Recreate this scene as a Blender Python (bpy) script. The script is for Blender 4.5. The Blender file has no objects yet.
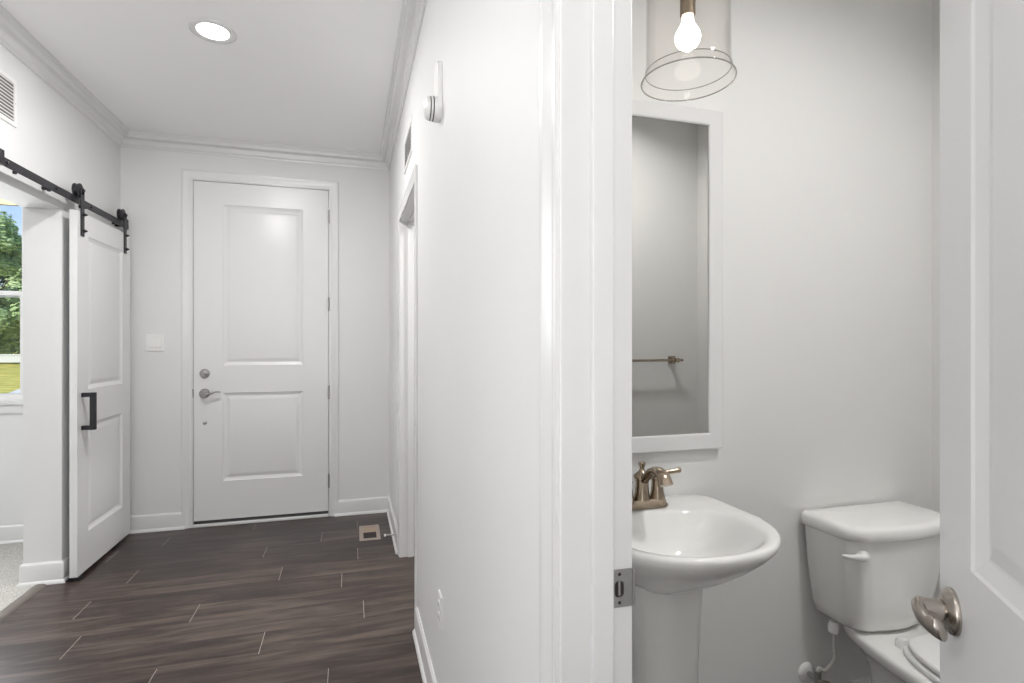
import bpy, bmesh, math, random
from mathutils import Vector, Matrix
random.seed(7)
S = bpy.context.scene
COL = S.collection
PI = math.pi
R = math.radians

# ------------------------------------------------------------------ camera
F_PX = 548.0
cam_d = bpy.data.cameras.new('camera')
cam = bpy.data.objects.new('camera', cam_d)
COL.objects.link(cam)
cam.location = (0, 0, 1.305)
cam.rotation_euler = (PI/2, 0, -R(16.37))
cam_d.sensor_width = 36
cam_d.lens = F_PX/1024*36
cam_d.shift_y = 3.5/1024
cam_d.clip_start = 0.02
cam_d.clip_end = 400
S.camera = cam

# ------------------------------------------------------------------ view, world, sun
S.view_settings.view_transform = 'Standard'
S.view_settings.look = 'None'
S.view_settings.exposure = 0.32
S.view_settings.gamma = 1.0
S.view_settings.use_curve_mapping = False
S.cycles.max_bounces = 10
S.cycles.diffuse_bounces = 6
S.cycles.glossy_bounces = 5
S.cycles.transmission_bounces = 10
S.cycles.transparent_max_bounces = 16
S.cycles.sample_clamp_indirect = 6.0
S.cycles.caustics_reflective = False

w = bpy.data.worlds.new('sky')
S.world = w
w.use_nodes = True
wn = w.node_tree
wn.nodes.clear()
wo = wn.nodes.new('ShaderNodeOutputWorld')
wb = wn.nodes.new('ShaderNodeBackground')
wt = wn.nodes.new('ShaderNodeTexCoord')
wsep = wn.nodes.new('ShaderNodeSeparateXYZ')
wr = wn.nodes.new('ShaderNodeValToRGB')
wr.color_ramp.elements[0].position = 0.0
wr.color_ramp.elements[0].color = (0.62, 0.80, 1.0, 1)
wr.color_ramp.elements[1].position = 0.45
wr.color_ramp.elements[1].color = (0.10, 0.27, 0.75, 1)
wnz = wn.nodes.new('ShaderNodeTexNoise')
wnz.inputs['Scale'].default_value = 3.2
wnz.inputs['Detail'].default_value = 6
wcr = wn.nodes.new('ShaderNodeValToRGB')
wcr.color_ramp.elements[0].position = 0.55
wcr.color_ramp.elements[1].position = 0.72
wmx = wn.nodes.new('ShaderNodeMix')
wmx.data_type = 'RGBA'
wmx.inputs['B'].default_value = (1, 1, 1, 1)
wn.links.new(wt.outputs['Generated'], wsep.inputs[0])
wn.links.new(wsep.outputs['Z'], wr.inputs[0])
wn.links.new(wt.outputs['Generated'], wnz.inputs['Vector'])
wn.links.new(wnz.outputs['Fac'], wcr.inputs[0])
wn.links.new(wcr.outputs[0], wmx.inputs['Factor'])
wn.links.new(wr.outputs[0], wmx.inputs['A'])
wn.links.new(wmx.outputs['Result'], wb.inputs[0])
wb.inputs[1].default_value = 1.0
wn.links.new(wb.outputs[0], wo.inputs[0])

def lamp(name, kind, loc, energy, color=(1, 1, 1), rot=(0, 0, 0), size=None, size_y=None, shape=None, radius=None, spread=None):
    d = bpy.data.lights.new(name, kind)
    d.energy = energy
    d.color = color
    if size is not None: d.size = size
    if shape: d.shape = shape
    if size_y is not None: d.size_y = size_y
    if radius is not None: d.shadow_soft_size = radius
    if spread is not None: d.spread = spread
    o = bpy.data.objects.new(name, d)
    COL.objects.link(o)
    o.location = loc
    o.rotation_euler = rot
    return o

sun = lamp('sun', 'SUN', (0, 0, 20), 4.5, (1, .96, .88), (R(48), 0, R(-35)))
sun.data.angle = R(1)

WALL_L, WALL_R, WALL_T = -1.53, 0.29, 0.108
FRONT = 4.40
CEIL = 2.775
PB, PR, PF = 1.52, 2.08, 0.045      # powder room back, right, front walls
WHITE = (1.0, 0.985, 0.965)

# added fill behind the camera in place of window light, no window built
lamp('rear_fill', 'AREA', (-1.2, -4.3, 1.5), 8, (0.97, 0.985, 1.0), (R(97), 0, 0), size=5.0, size_y=2.2, shape='RECTANGLE')
# added side fill opposite the powder room doorway, no window there
lamp('side_fill', 'AREA', (-4.45, -0.05, 1.45), 44, (0.97, 0.985, 1.0), (R(90), 0, R(-90)), size=1.3, size_y=1.8, shape='RECTANGLE')
# daylight through the study window
lamp('study_daylight', 'AREA', (-2.62, 4.32, 1.65), 30, (0.95, 0.98, 1.0), (R(-90), 0, 0), size=1.0, size_y=1.3, shape='RECTANGLE')

# unseen upward area lamp added to brighten the ceilings, not a real fixture
lamp('ceiling_fill', 'AREA', (-0.8, -2.3, 0.7), 140, (1, 0.985, 0.97), (R(180), 0, 0), size=2.2, size_y=2.2, shape='RECTANGLE')

# ------------------------------------------------------------------ materials
def mat(name, color, rough=0.5, metal=0.0, noise=0.0, nscale=8.0, bump=0.0, bscale=60.0, spec=0.5, coat=0.0):
    m = bpy.data.materials.new(name)
    m.use_nodes = True
    nt = m.node_tree
    b = nt.nodes['Principled BSDF']
    b.inputs['Roughness'].default_value = rough
    b.inputs['Metallic'].default_value = metal
    b.inputs['Specular IOR Level'].default_value = spec
    b.inputs['Coat Weight'].default_value = coat
    tc = nt.nodes.new('ShaderNodeTexCoord')
    nz = nt.nodes.new('ShaderNodeTexNoise')
    nz.inputs['Scale'].default_value = nscale
    nz.inputs['Detail'].default_value = 4
    nt.links.new(tc.outputs['Object'], nz.inputs['Vector'])
    mx = nt.nodes.new('ShaderNodeMix')
    mx.data_type = 'RGBA'
    c2 = tuple(max(0, c*(1-noise)) for c in color)
    mx.inputs['A'].default_value = (*color, 1)
    mx.inputs['B'].default_value = (*c2, 1)
    nt.links.new(nz.outputs['Fac'], mx.inputs['Factor'])
    nt.links.new(mx.outputs['Result'], b.inputs['Base Color'])
    if bump:
        n2 = nt.nodes.new('ShaderNodeTexNoise')
        n2.inputs['Scale'].default_value = bscale
        n2.inputs['Detail'].default_value = 3
        nt.links.new(tc.outputs['Object'], n2.inputs['Vector'])
        bp = nt.nodes.new('ShaderNodeBump')
        bp.inputs['Strength'].default_value = bump
        bp.inputs['Distance'].default_value = 0.002
        nt.links.new(n2.outputs['Fac'], bp.inputs['Height'])
        nt.links.new(bp.outputs[0], b.inputs['Normal'])
    return m

def emis(name, color, strength):
    m = bpy.data.materials.new(name)
    m.use_nodes = True
    b = m.node_tree.nodes['Principled BSDF']
    b.inputs['Base Color'].default_value = (*color, 1)
    b.inputs['Emission Color'].default_value = (*color, 1)
    b.inputs['Emission Strength'].default_value = strength
    return m

M = {}
M['wall'] = mat('wall_paint', (0.735, 0.735, 0.735), 0.62, noise=0.02, bump=0.05, bscale=220)
M['powder_wall'] = mat('powder_wall_paint', (0.74, 0.738, 0.728), 0.55, noise=0.02, bump=0.05, bscale=220)
M['ceiling'] = mat('ceiling_paint', (0.92, 0.92, 0.92), 0.8, noise=0.02)
M['trim'] = mat('trim_paint', (0.72, 0.72, 0.72), 0.26, noise=0.01)
M['door'] = mat('door_paint', (0.735, 0.735, 0.735), 0.32, noise=0.01)
M['black'] = mat('black_metal', (0.022, 0.021, 0.026), 0.42, noise=0.2, nscale=20, spec=0.4)
M['nickel'] = mat('satin_nickel', (0.50, 0.455, 0.41), 0.27, 1.0, noise=0.12, nscale=30)
M['steel'] = mat('grey_steel', (0.42, 0.41, 0.40), 0.36, 1.0, noise=0.1, nscale=40)
M['bronze'] = mat('champagne_bronze', (0.40, 0.325, 0.25), 0.24, 1.0, noise=0.15, nscale=30)
M['porcelain'] = mat('porcelain', (0.84, 0.84, 0.825), 0.08, noise=0.01, coat=0.5)
M['plastic'] = mat('white_plastic', (0.80, 0.80, 0.79), 0.35, noise=0.02)
M['dark'] = mat('dark_gap', (0.03, 0.025, 0.022), 0.8, noise=0.1)
M['rubber'] = mat('dark_rubber', (0.035, 0.033, 0.033), 0.6, noise=0.1)
M['vinyl'] = mat('window_vinyl', (0.82, 0.82, 0.82), 0.35, noise=0.01)
M['fence'] = mat('white_fence', (0.60, 0.60, 0.58), 0.5, noise=0.03)
M['concrete'] = mat('pale_concrete', (0.62, 0.60, 0.56), 0.85, noise=0.12, nscale=5)
M['tan'] = mat('register_enamel', (0.36, 0.30, 0.26), 0.45, noise=0.1)
M['duct'] = mat('duct_sheet', (0.42, 0.32, 0.24), 0.55, noise=0.2)
M['hose'] = mat('braided_hose', (0.66, 0.65, 0.63), 0.4, noise=0.25, nscale=180)
M['trunk'] = mat('bark', (0.16, 0.12, 0.09), 0.9, noise=0.4, nscale=12)
M['porch'] = mat('porch_soffit', (0.60, 0.52, 0.42), 0.7, noise=0.08)
M['lens'] = emis('light_lens', (1.0, 0.97, 0.93), 9)
M['porch_lens'] = emis('porch_light_lens', (1.0, 0.80, 0.55), 0.9)
M['filament'] = emis('bulb_glow', (1.0, 0.86, 0.70), 30)

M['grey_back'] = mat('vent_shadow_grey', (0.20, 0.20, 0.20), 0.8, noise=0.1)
# carpet, lawn, leaves
def two_tone(name, c1, c2, scale, rough=0.9, lo=0.35, hi=0.65, bump=0.0):
    m = bpy.data.materials.new(name)
    m.use_nodes = True
    nt = m.node_tree
    b = nt.nodes['Principled BSDF']
    b.inputs['Roughness'].default_value = rough
    b.inputs['Specular IOR Level'].default_value = 0.2
    tc = nt.nodes.new('ShaderNodeTexCoord')
    nz = nt.nodes.new('ShaderNodeTexNoise')
    nz.inputs['Scale'].default_value = scale
    nz.inputs['Detail'].default_value = 5
    cr = nt.nodes.new('ShaderNodeValToRGB')
    cr.color_ramp.elements[0].position = lo
    cr.color_ramp.elements[1].position = hi
    cr.color_ramp.elements[0].color = (*c1, 1)
    cr.color_ramp.elements[1].color = (*c2, 1)
    nt.links.new(tc.outputs['Object'], nz.inputs['Vector'])
    nt.links.new(nz.outputs['Fac'], cr.inputs[0])
    nt.links.new(cr.outputs[0], b.inputs['Base Color'])
    if bump:
        bp = nt.nodes.new('ShaderNodeBump')
        bp.inputs['Strength'].default_value = bump
        bp.inputs['Distance'].default_value = 0.01
        nt.links.new(nz.outputs['Fac'], bp.inputs['Height'])
        nt.links.new(bp.outputs[0], b.inputs['Normal'])
    return m
M['carpet'] = two_tone('carpet_pile', (0.34, 0.33, 0.31), (0.60, 0.59, 0.56), 160, 0.95, bump=0.8)
M['lawn'] = two_tone('mown_grass', (0.30, 0.29, 0.05), (0.56, 0.47, 0.11), 1.5, 0.95)
M['leaf_a'] = two_tone('leaf_green', (0.26, 0.38, 0.14), (0.50, 0.60, 0.32), 1.2, 0.7)
M['leaf_b'] = two_tone('leaf_olive', (0.28, 0.37, 0.16), (0.54, 0.60, 0.36), 1.6, 0.7)

def glass_mat(name, tint=(1, 1, 1), gloss=0.06, edge=0.4):
    m = bpy.data.materials.new(name)
    m.use_nodes = True
    nt = m.node_tree
    nt.nodes.clear()
    o = nt.nodes.new('ShaderNodeOutputMaterial')
    tr = nt.nodes.new('ShaderNodeBsdfTransparent')
    tr.inputs[0].default_value = (*tint, 1)
    gl = nt.nodes.new('ShaderNodeBsdfGlossy')
    gl.inputs['Roughness'].default_value = 0.02
    lw = nt.nodes.new('ShaderNodeLayerWeight')
    lw.inputs[0].default_value = edge
    mp = nt.nodes.new('ShaderNodeMath')
    mp.operation = 'MULTIPLY_ADD'
    mp.inputs[1].default_value = 0.85
    mp.inputs[2].default_value = gloss
    pw = nt.nodes.new('ShaderNodeMath')
    pw.operation = 'POWER'
    pw.inputs[1].default_value = 3.0
    mx = nt.nodes.new('ShaderNodeMixShader')
    nt.links.new(lw.outputs['Facing'], pw.inputs[0])
    nt.links.new(pw.outputs[0], mp.inputs[0])
    nt.links.new(mp.outputs[0], mx.inputs[0])
    nt.links.new(tr.outputs[0], mx.inputs[1])
    nt.links.new(gl.outputs[0], mx.inputs[2])
    nt.links.new(mx.outputs[0], o.inputs[0])
    return m
M['window_glass'] = glass_mat('window_glass', (0.97, 0.985, 0.98), 0.02, 0.2)
M['shade_glass'] = glass_mat('clear_shade_glass', (0.998, 0.990, 0.982), 0.012, 0.35)
M['bulb_glass'] = emis('lit_bulb', (1.0, 0.93, 0.84), 5)
mm = bpy.data.materials.new('mirror_silver')
mm.use_nodes = True
mm.node_tree.nodes['Principled BSDF'].inputs['Metallic'].default_value = 1
mm.node_tree.nodes['Principled BSDF'].inputs['Roughness'].default_value = 0.01
mm.node_tree.nodes['Principled BSDF'].inputs['Base Color'].default_value = (0.70, 0.70, 0.685, 1)
M['mirror'] = mm

def plank_mat():
    m = bpy.data.materials.new('dark_vinyl_plank')
    m.use_nodes = True
    nt = m.node_tree
    N = nt.nodes.new
    L = nt.links.new
    b = nt.nodes['Principled BSDF']
    tc = N('ShaderNodeTexCoord')
    uv = N('ShaderNodeUVMap')          # u, v hold two random numbers per plank
    uv.uv_map = 'plank_id'
    ad = N('ShaderNodeVectorMath')
    ad.operation = 'MULTIPLY_ADD'
    ad.inputs[1].default_value = (17.3, 9.1, 5.0)
    L(uv.outputs[0], ad.inputs[0])
    L(tc.outputs['Object'], ad.inputs[2])
    def noise(sc, scale, det, dist, rough=0.6):
        mp = N('ShaderNodeMapping')
        mp.inputs['Scale'].default_value = sc
        L(ad.outputs[0], mp.inputs['Vector'])
        nz = N('ShaderNodeTexNoise')
        nz.inputs['Scale'].default_value = scale
        nz.inputs['Detail'].default_value = det
        nz.inputs['Roughness'].default_value = rough
        nz.inputs['Distortion'].default_value = dist
        L(mp.outputs[0], nz.inputs['Vector'])
        return nz
    g1 = noise((1.3, 9.0, 1.0), 1.5, 4, 0.9)
    g2 = noise((3.0, 80.0, 1.0), 2.0, 4, 0.2)
    g3 = noise((0.9, 26.0, 1.0), 2.0, 3, 0.5)
    def madd(a, k, c):
        n = N('ShaderNodeMath'); n.operation = 'MULTIPLY_ADD'
        n.inputs[1].default_value = k
        L(a, n.inputs[0])
        if isinstance(c, (int, float)): n.inputs[2].default_value = c
        else: L(c, n.inputs[2])
        return n.outputs[0]
    sp = N('ShaderNodeSeparateXYZ'); L(uv.outputs[0], sp.inputs[0])
    v = madd(g1.outputs['Fac'], 1.05, -0.30)
    v = madd(g3.outputs['Fac'], 0.35, v)
    v = madd(g2.outputs['Fac'], 0.16, v)
    v = madd(sp.outputs['X'], 0.16, v)
    cr = N('ShaderNodeValToRGB')
    e = cr.color_ramp.elements
    e[0].position = 0.28; e[0].color = (0.020, 0.0138, 0.0125, 1)
    e[1].position = 0.80; e[1].color = (0.105, 0.078, 0.065, 1)
    k = e.new(0.52); k.color = (0.040, 0.028, 0.0245, 1)
    L(v, cr.inputs[0])
    L(cr.outputs[0], b.inputs['Base Color'])
    b.inputs['Roughness'].default_value = 0.30
    b.inputs['Specular IOR Level'].default_value = 0.32
    bp = N('ShaderNodeBump')
    bp.inputs['Strength'].default_value = 0.12
    bp.inputs['Distance'].default_value = 0.001
    L(g2.outputs['Fac'], bp.inputs['Height'])
    L(bp.outputs[0], b.inputs['Normal'])
    return m
M['seam'] = mat('plank_end_seam', (0.42, 0.37, 0.33), 0.5, noise=0.3, nscale=40)
M['groove'] = mat('plank_groove', (0.035, 0.026, 0.023), 0.6, noise=0.1)
M['plank'] = plank_mat()

# ------------------------------------------------------------------ mesh helpers
def BM(): return bmesh.new()

def box(bm, x0, x1, y0, y1, z0, z1):
    r = bmesh.ops.create_cube(bm, size=1)['verts']
    for v in r:
        v.co = Vector(((x0+x1)/2+v.co.x*(x1-x0), (y0+y1)/2+v.co.y*(y1-y0), (z0+z1)/2+v.co.z*(z1-z0)))
    return r

def loft(bm, rings, closed=True, cap0=True, cap1=True):
    vs = [[bm.verts.new(p) for p in r] for r in rings]
    n = len(rings[0])
    for i in range(len(vs)-1):
        for j in range(n if closed else n-1):
            k = (j+1) % n
            bm.faces.new((vs[i][j], vs[i][k], vs[i+1][k], vs[i+1][j]))
    if cap0 and closed: bm.faces.new(list(reversed(vs[0])))
    if cap1 and closed: bm.faces.new(vs[-1])
    return vs

def frame_of(axis):
    a = Vector(axis).normalized()
    t = Vector((0, 0, 1)) if abs(a.z) < 0.9 else Vector((1, 0, 0))
    u = a.cross(t).normalized()
    return a, u, a.cross(u).normalized()

def lathe(bm, origin, axis, prof, n=32, caps=True):
    """prof: list of (distance along axis, radius)"""
    a, u, v = frame_of(axis)
    o = Vector(origin)
    rings = []
    for d, r in prof:
        rings.append([o+a*d+(u*math.cos(2*PI*i/n)+v*math.sin(2*PI*i/n))*max(r, 1e-5) for i in range(n)])
    loft(bm, rings, True, caps, caps)

def cyl(bm, p0, p1, r, n=20):
    p0, p1 = Vector(p0), Vector(p1)
    lathe(bm, p0, p1-p0, [(0, r), ((p1-p0).length, r)], n)

def tube(bm, pts, radii, n=14, squash=None, up=None):
    pts = [Vector(p) for p in pts]
    if not hasattr(radii, '__len__'): radii = [radii]*len(pts)
    rings = []
    pu = None
    for i, p in enumerate(pts):
        t = (pts[min(i+1, len(pts)-1)]-pts[max(i-1, 0)]).normalized()
        if pu is None:
            ref = Vector(up) if up else (Vector((0, 0, 1)) if abs(t.z) < 0.9 else Vector((1, 0, 0)))
            u = (ref-t*ref.dot(t)).normalized()
        else:
            u = (pu-t*pu.dot(t)).normalized()
        pu = u
        v = t.cross(u)
        s = squash[i] if squash else 1.0
        rings.append([p+u*math.cos(2*PI*k/n)*radii[i]*s+v*math.sin(2*PI*k/n)*radii[i] for k in range(n)])
    loft(bm, rings)

def bez(p, n=10):
    """Catmull-Rom through the points"""
    p = [Vector(q) for q in p]
    q = [p[0]*2-p[1]]+p+[p[-1]*2-p[-2]]
    out = []
    for i in range(1, len(q)-2):
        for k in range(n):
            t = k/n
            out.append(0.5*((2*q[i])+(q[i+1]-q[i-1])*t+(2*q[i-1]-5*q[i]+4*q[i+1]-q[i+2])*t*t+(3*q[i]-q[i-1]-3*q[i+1]+q[i+2])*t**3))
    out.append(p[-1])
    return out

def obj(name, bm, m, parent=None, smooth=False, bevel=0, seg=2, angle=35):
    bmesh.ops.recalc_face_normals(bm, faces=bm.faces)
    me = bpy.data.meshes.new(name)
    bm.to_mesh(me)
    bm.free()
    me.materials.append(M[m] if isinstance(m, str) else m)
    o = bpy.data.objects.new(name, me)
    COL.objects.link(o)
    if parent is not None:
        o.parent = parent
        o.location = -Vector(parent.location) if parent.type == 'EMPTY' and parent.rotation_euler.z == 0 else (0, 0, 0)
    if smooth:
        for f in me.polygons: f.use_smooth = True
        me.set_sharp_from_angle(angle=R(angle))
    if bevel:
        b = o.modifiers.new('bevel', 'BEVEL')
        b.width = bevel
        b.segments = seg
        b.limit_method = 'ANGLE'
        b.angle_limit = R(40)
        for f in me.polygons: f.use_smooth = True
        me.set_sharp_from_angle(angle=R(50))
    return o

def thing(name, label, cat, loc=(0, 0, 0), group=None):
    o = bpy.data.objects.new(name, None)
    COL.objects.link(o)
    o.empty_display_size = 0.05
    o.location = loc
    o['label'] = label
    o['category'] = cat
    if group: o['group'] = group
    return o

def tag(o, label, cat, group=None, kind=None):
    o['label'] = label
    o['category'] = cat
    if group: o['group'] = group
    if kind: o['kind'] = kind
    return o

def struct(o, label, cat):
    o['kind'] = 'structure'
    o['label'] = label
    o['category'] = cat
    return o

# a wall that is a slab with rectangular holes
def wall(name, axis, at0, at1, a0, a1, z0, z1, holes, m, label):
    """axis 'x': slab normal to x between x=at0..at1, running a0..a1 along y"""
    bm = BM()
    ys = sorted(set([a0, a1]+[v for h in holes for v in h[:2]]))
    for i in range(len(ys)-1):
        s0, s1 = ys[i], ys[i+1]
        mid = (s0+s1)/2
        hs = [h for h in holes if h[0] <= mid <= h[1]]
        spans = [(z0, z1)]
        for h in hs:
            new = []
            for (b, t) in spans:
                if h[2] > b: new.append((b, min(t, h[2])))
                if h[3] < t: new.append((max(b, h[3]), t))
            spans = new
        for b, t in spans:
            if t-b < 1e-4: continue
            if axis == 'x': box(bm, at0, at1, s0, s1, b, t)
            else: box(bm, s0, s1, at0, at1, b, t)
    o = obj(name, bm, m)
    return struct(o, label, 'wall')

# ------------------------------------------------------------------ setting: floors and ceiling
GX0, GX1, GY0 = -4.6, 3.2, -4.5       # great room behind the camera
bm = BM()
box(bm, -1.61, WALL_R+WALL_T+1.9, -0.9, FRONT+0.16, -0.02, -0.001)
box(bm, GX0, GX1, GY0, -0.9, -0.02, -0.001)
box(bm, GX0, -1.61, -0.9, 0.8, -0.02, -0.001)
uvl = bm.loops.layers.uv.new('plank_id')
prnd = random.Random(11)
seam_at = {0: -.087, 1: -.75, 2: -.375, 3: .06, 4: -.73, 5: -.05, 6: -.385, 7: -1.18, 8: -.52}   # end joints, rows counted from y = 2.14
def plank_area(xa, xb, ya, yb):
    PL_, PW_ = 1.22, 0.19
    r0 = math.floor((ya-2.14)/PW_); r1 = math.ceil((yb-2.14)/PW_)
    for r in range(r0, r1):
        y0, y1 = max(ya, 2.14+r*PW_), min(yb, 2.14+(r+1)*PW_)
        if y1-y0 < 0.001: continue
        x = seam_at.get(r, prnd.uniform(-1.2, 0))
        x -= math.ceil((x-xa)/PL_)*PL_
        while x < xb:
            x0, x1 = max(xa, x+0.0013), min(xb, x+PL_-0.0013)
            u_, v_ = prnd.random(), prnd.random()
            def q(a, b_, c, d, mi):
                if b_-a < 1e-5: return
                f_ = bm.faces.new([bm.verts.new(p) for p in ((a, c, 0), (b_, c, 0), (b_, d, 0), (a, d, 0))])
                f_.material_index = mi
                for l in f_.loops: l[uvl].uv = (u_, v_)
            q(x0, x1, y0+0.0007, y1-0.0007, 0)
            q(x0, x1, y0, y0+0.0007, 2); q(x0, x1, y1-0.0007, y1, 2)
            q(max(xa, x-0.0013), min(xb, x+0.0013), y0, y1, 1)
            x += PL_
        
plank_area(-1.61, WALL_R+WALL_T+1.9, -0.9, FRONT+0.16)
plank_area(GX0, GX1, GY0, -0.9)
plank_area(GX0, -1.61, -0.9, 0.8)
fl = struct(obj('floor', bm, 'plank'), 'dark brown wood plank floor running through the hallway', 'floor')
fl.data.materials.append(M['seam']); fl.data.materials.append(M['groove'])
bm = BM(); box(bm, -5.4, -1.61, 0.9, FRONT, -0.02, 0.004)
struct(obj('floor', bm, 'carpet'), 'pale grey flecked carpet in the room behind the sliding door', 'carpet')
bm = BM(); box(bm, -5.6, 3.4, GY0-0.2, FRONT+0.16, CEIL, CEIL+0.15)
struct(obj('ceiling', bm, 'ceiling'), 'flat white ceiling above the hallway', 'ceiling')

# ------------------------------------------------------------------ walls
W_L0 = -1.705
D2a, D2b = 2.57, 3.42         # doorway in right wall
PDa, PDb = 0.052, 0.755       # powder room rough opening
HEAD = 2.06
JT = 0.019
OPa, OPb = 2.80, 3.597        # opening behind the barn door
wall('wall_left', 'x', W_L0, WALL_L, -0.9, FRONT, 0, CEIL, [(-0.75, 0.6, 0, 2.4), (OPa, OPb, 0, 2.05)], 'wall', 'white hallway wall carrying the sliding door rail')  # near hole added to let the side fill reach the hallway
wall('wall_right', 'x', WALL_R, WALL_R+WALL_T, -0.9, FRONT, 0, CEIL, [(D2a-JT, D2b+JT, 0, HEAD+JT), (PDa-JT, PDb, 0, HEAD+JT)], 'wall', 'white hallway wall with the outlet and two doorways')
FDa, FDb = -1.084, -0.163
wall('wall_front', 'y', FRONT, FRONT+0.16, -5.4, 3.2, 0, CEIL, [(FDa-0.02, FDb+0.02, 0, 2.505), (-3.02, -2.085, 0.93, 2.34)], 'wall', 'white end wall around the front door')
# powder room
wall('wall_powder_back', 'y', PB, PB+0.115, WALL_R+WALL_T, PR+0.115, 0, CEIL, [], 'powder_wall', 'pale grey powder room wall behind the mirror, sink and toilet')
wall('wall_powder_right', 'x', PR, PR+0.115, PF-0.115, PB, 0, CEIL, [], 'powder_wall', 'pale grey powder room side wall beyond the toilet')
wall('wall_powder_front', 'y', PF-0.115, PF, WALL_R+WALL_T, PR, 0, CEIL, [], 'powder_wall', 'pale grey powder room wall seen in the mirror behind the towel bar')
wall('wall_powder_left', 'x', WALL_R+WALL_T, WALL_R+WALL_T+0.006, PF, PB, 0, CEIL, [(PF, PDb, 0, HEAD+JT)], 'powder_wall', 'powder room side of the hallway wall')
# side room behind the second doorway, study, great room
wall('wall_side_room', 'x', 2.2, 2.3, PB+0.115, FRONT, 0, CEIL, [], 'wall', 'far wall of the side room off the hallway')
wall('wall_study_far', 'x', -5.5, -5.4, 0.8, FRONT+0.16, 0, CEIL, [], 'wall', 'far wall of the carpeted room')
wall('wall_study_rear', 'y', 0.8, 0.9, -5.4, W_L0, 0, CEIL, [], 'wall', 'rear wall of the carpeted room')
wall('wall_great_room_left', 'x', GX0-0.1, GX0, GY0, -0.9, 0, CEIL, [], 'wall', 'side wall of the great room behind the camera')
wall('wall_fill_nook', 'x', GX0-0.1, GX0, -0.9, 0.8, 0, CEIL, [], 'wall', 'outer wall of an unseen nook added to hold the side fill')  # nook made up out of view to house the side fill lamp
wall('wall_great_room_right', 'x', GX1, GX1+0.1, GY0, -0.9, 0, CEIL, [], 'wall', 'other side wall of the great room behind the camera')
wall('wall_great_room_rear', 'y', GY0-0.1, GY0, GX0, GX1, 0, CEIL, [], 'wall', 'rear wall of the great room')
wall('wall_great_room_front', 'y', -1.0, -0.9, GX0, GX1, 0, CEIL, [(W_L0, WALL_R+WALL_T, 0, CEIL)], 'wall', 'great room wall either side of the hallway')

# ------------------------------------------------------------------ trim helpers
def opening_casing(name, plane, at, nsign, a0, a1, z0, z1, w=0.057, t=0.013, parent=None, reveal=0.006, m='trim', sides=(1, 1)):
    """casing swept round an opening. plane 'x' => wall normal is x, opening runs along y."""
    a0 -= reveal; a1 += reveal; z1 += reveal
    prof = [(0, 0), (0, t*0.55), (0.004, t*0.62), (0.010, t*0.62), (0.016, t*0.50), (0.024, t*0.62), (w-0.020, t*0.86), (w-0.015, t), (w-0.004, t), (w, t*0.85), (w, 0)]
    def P(a, d, z):
        return Vector((at+nsign*d, a, z)) if plane == 'x' else Vector((a, at+nsign*d, z))
    st = []
    st.append([P(a0-o, d, z0) for o, d in prof])
    st.append([P(a0-o, d, z1+o) for o, d in prof])
    st.append([P(a1+o, d, z1+o) for o, d in prof])
    st.append([P(a1+o, d, z0) for o, d in prof])
    bm = BM()
    loft(bm, st, closed=True)
    return obj(name, bm, m, parent, smooth=True, angle=25)

def hsweep(bm, pts, prof, side=1):
    """sweep (offset, height) profile along a horizontal polyline; offset to the left of travel if side=1"""
    P = [Vector((p[0], p[1])) for p in pts]
    rings = []
    for i, p in enumerate(P):
        n1 = n2 = None
        if i > 0:
            d = (P[i]-P[i-1]).normalized(); n1 = Vector((-d.y, d.x))*side
        if i < len(P)-1:
            d = (P[i+1]-P[i]).normalized(); n2 = Vector((-d.y, d.x))*side
        if n1 is None: n = n2
        elif n2 is None: n = n1
        else:
            n = (n1+n2); n = n/ n.length_squared*2 if n.length > 1e-6 else n1
        rings.append([Vector((p.x+n.x*o, p.y+n.y*o, z)) for o, z in prof])
    loft(bm, rings)

BH = 0.118
base_prof = [(0, 0), (0.024, 0), (0.0235, 0.008), (0.019, 0.016), (0.0135, 0.020), (0.0135, BH-0.018), (0.011, BH-0.008), (0.006, BH-0.003), (0.005, BH), (0, BH)]
def baseboard(name, pts, label, side=1, parent=None):
    bm = BM(); hsweep(bm, pts, base_prof, side)
    return struct(obj(name, bm, 'trim', parent, smooth=True, angle=30), label, 'baseboard')
CW = 0.057+0.006
baseboard('baseboard_front', [(WALL_L, FRONT), (FDa-CW+0.02, FRONT)], 'white baseboard between the sliding door and the front door', side=-1)
baseboard('baseboard_front', [(FDb+CW-0.02, FRONT), (WALL_R, FRONT), (WALL_R, D2b+CW)], 'white baseboard in the hallway corner beside the floor register', side=-1)
baseboard('baseboard_right', [(WALL_R, D2a-CW), (WALL_R, PDb-JT+CW)], 'white baseboard below the outlet', side=-1)
baseboard('baseboard_left', [(W_L0, OPb+0.3), (W_L0, OPb), (WALL_L, OPb), (WALL_L, FRONT)], 'white baseboard wrapping the end of the wall behind the sliding door', side=-1)
baseboard('baseboard_left', [(WALL_L, 0.6), (WALL_L, OPa), (W_L0, OPa)], 'white baseboard along the hallway before the sliding door', side=-1)
baseboard('baseboard_study', [(-5.4, FRONT), (W_L0, FRONT)], 'white baseboard under the window in the carpeted room', side=-1)
baseboard('baseboard_powder', [(WALL_R+WALL_T+0.006, PB), (PR, PB), (PR, PF)], 'white baseboard around the powder room', side=-1)

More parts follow.
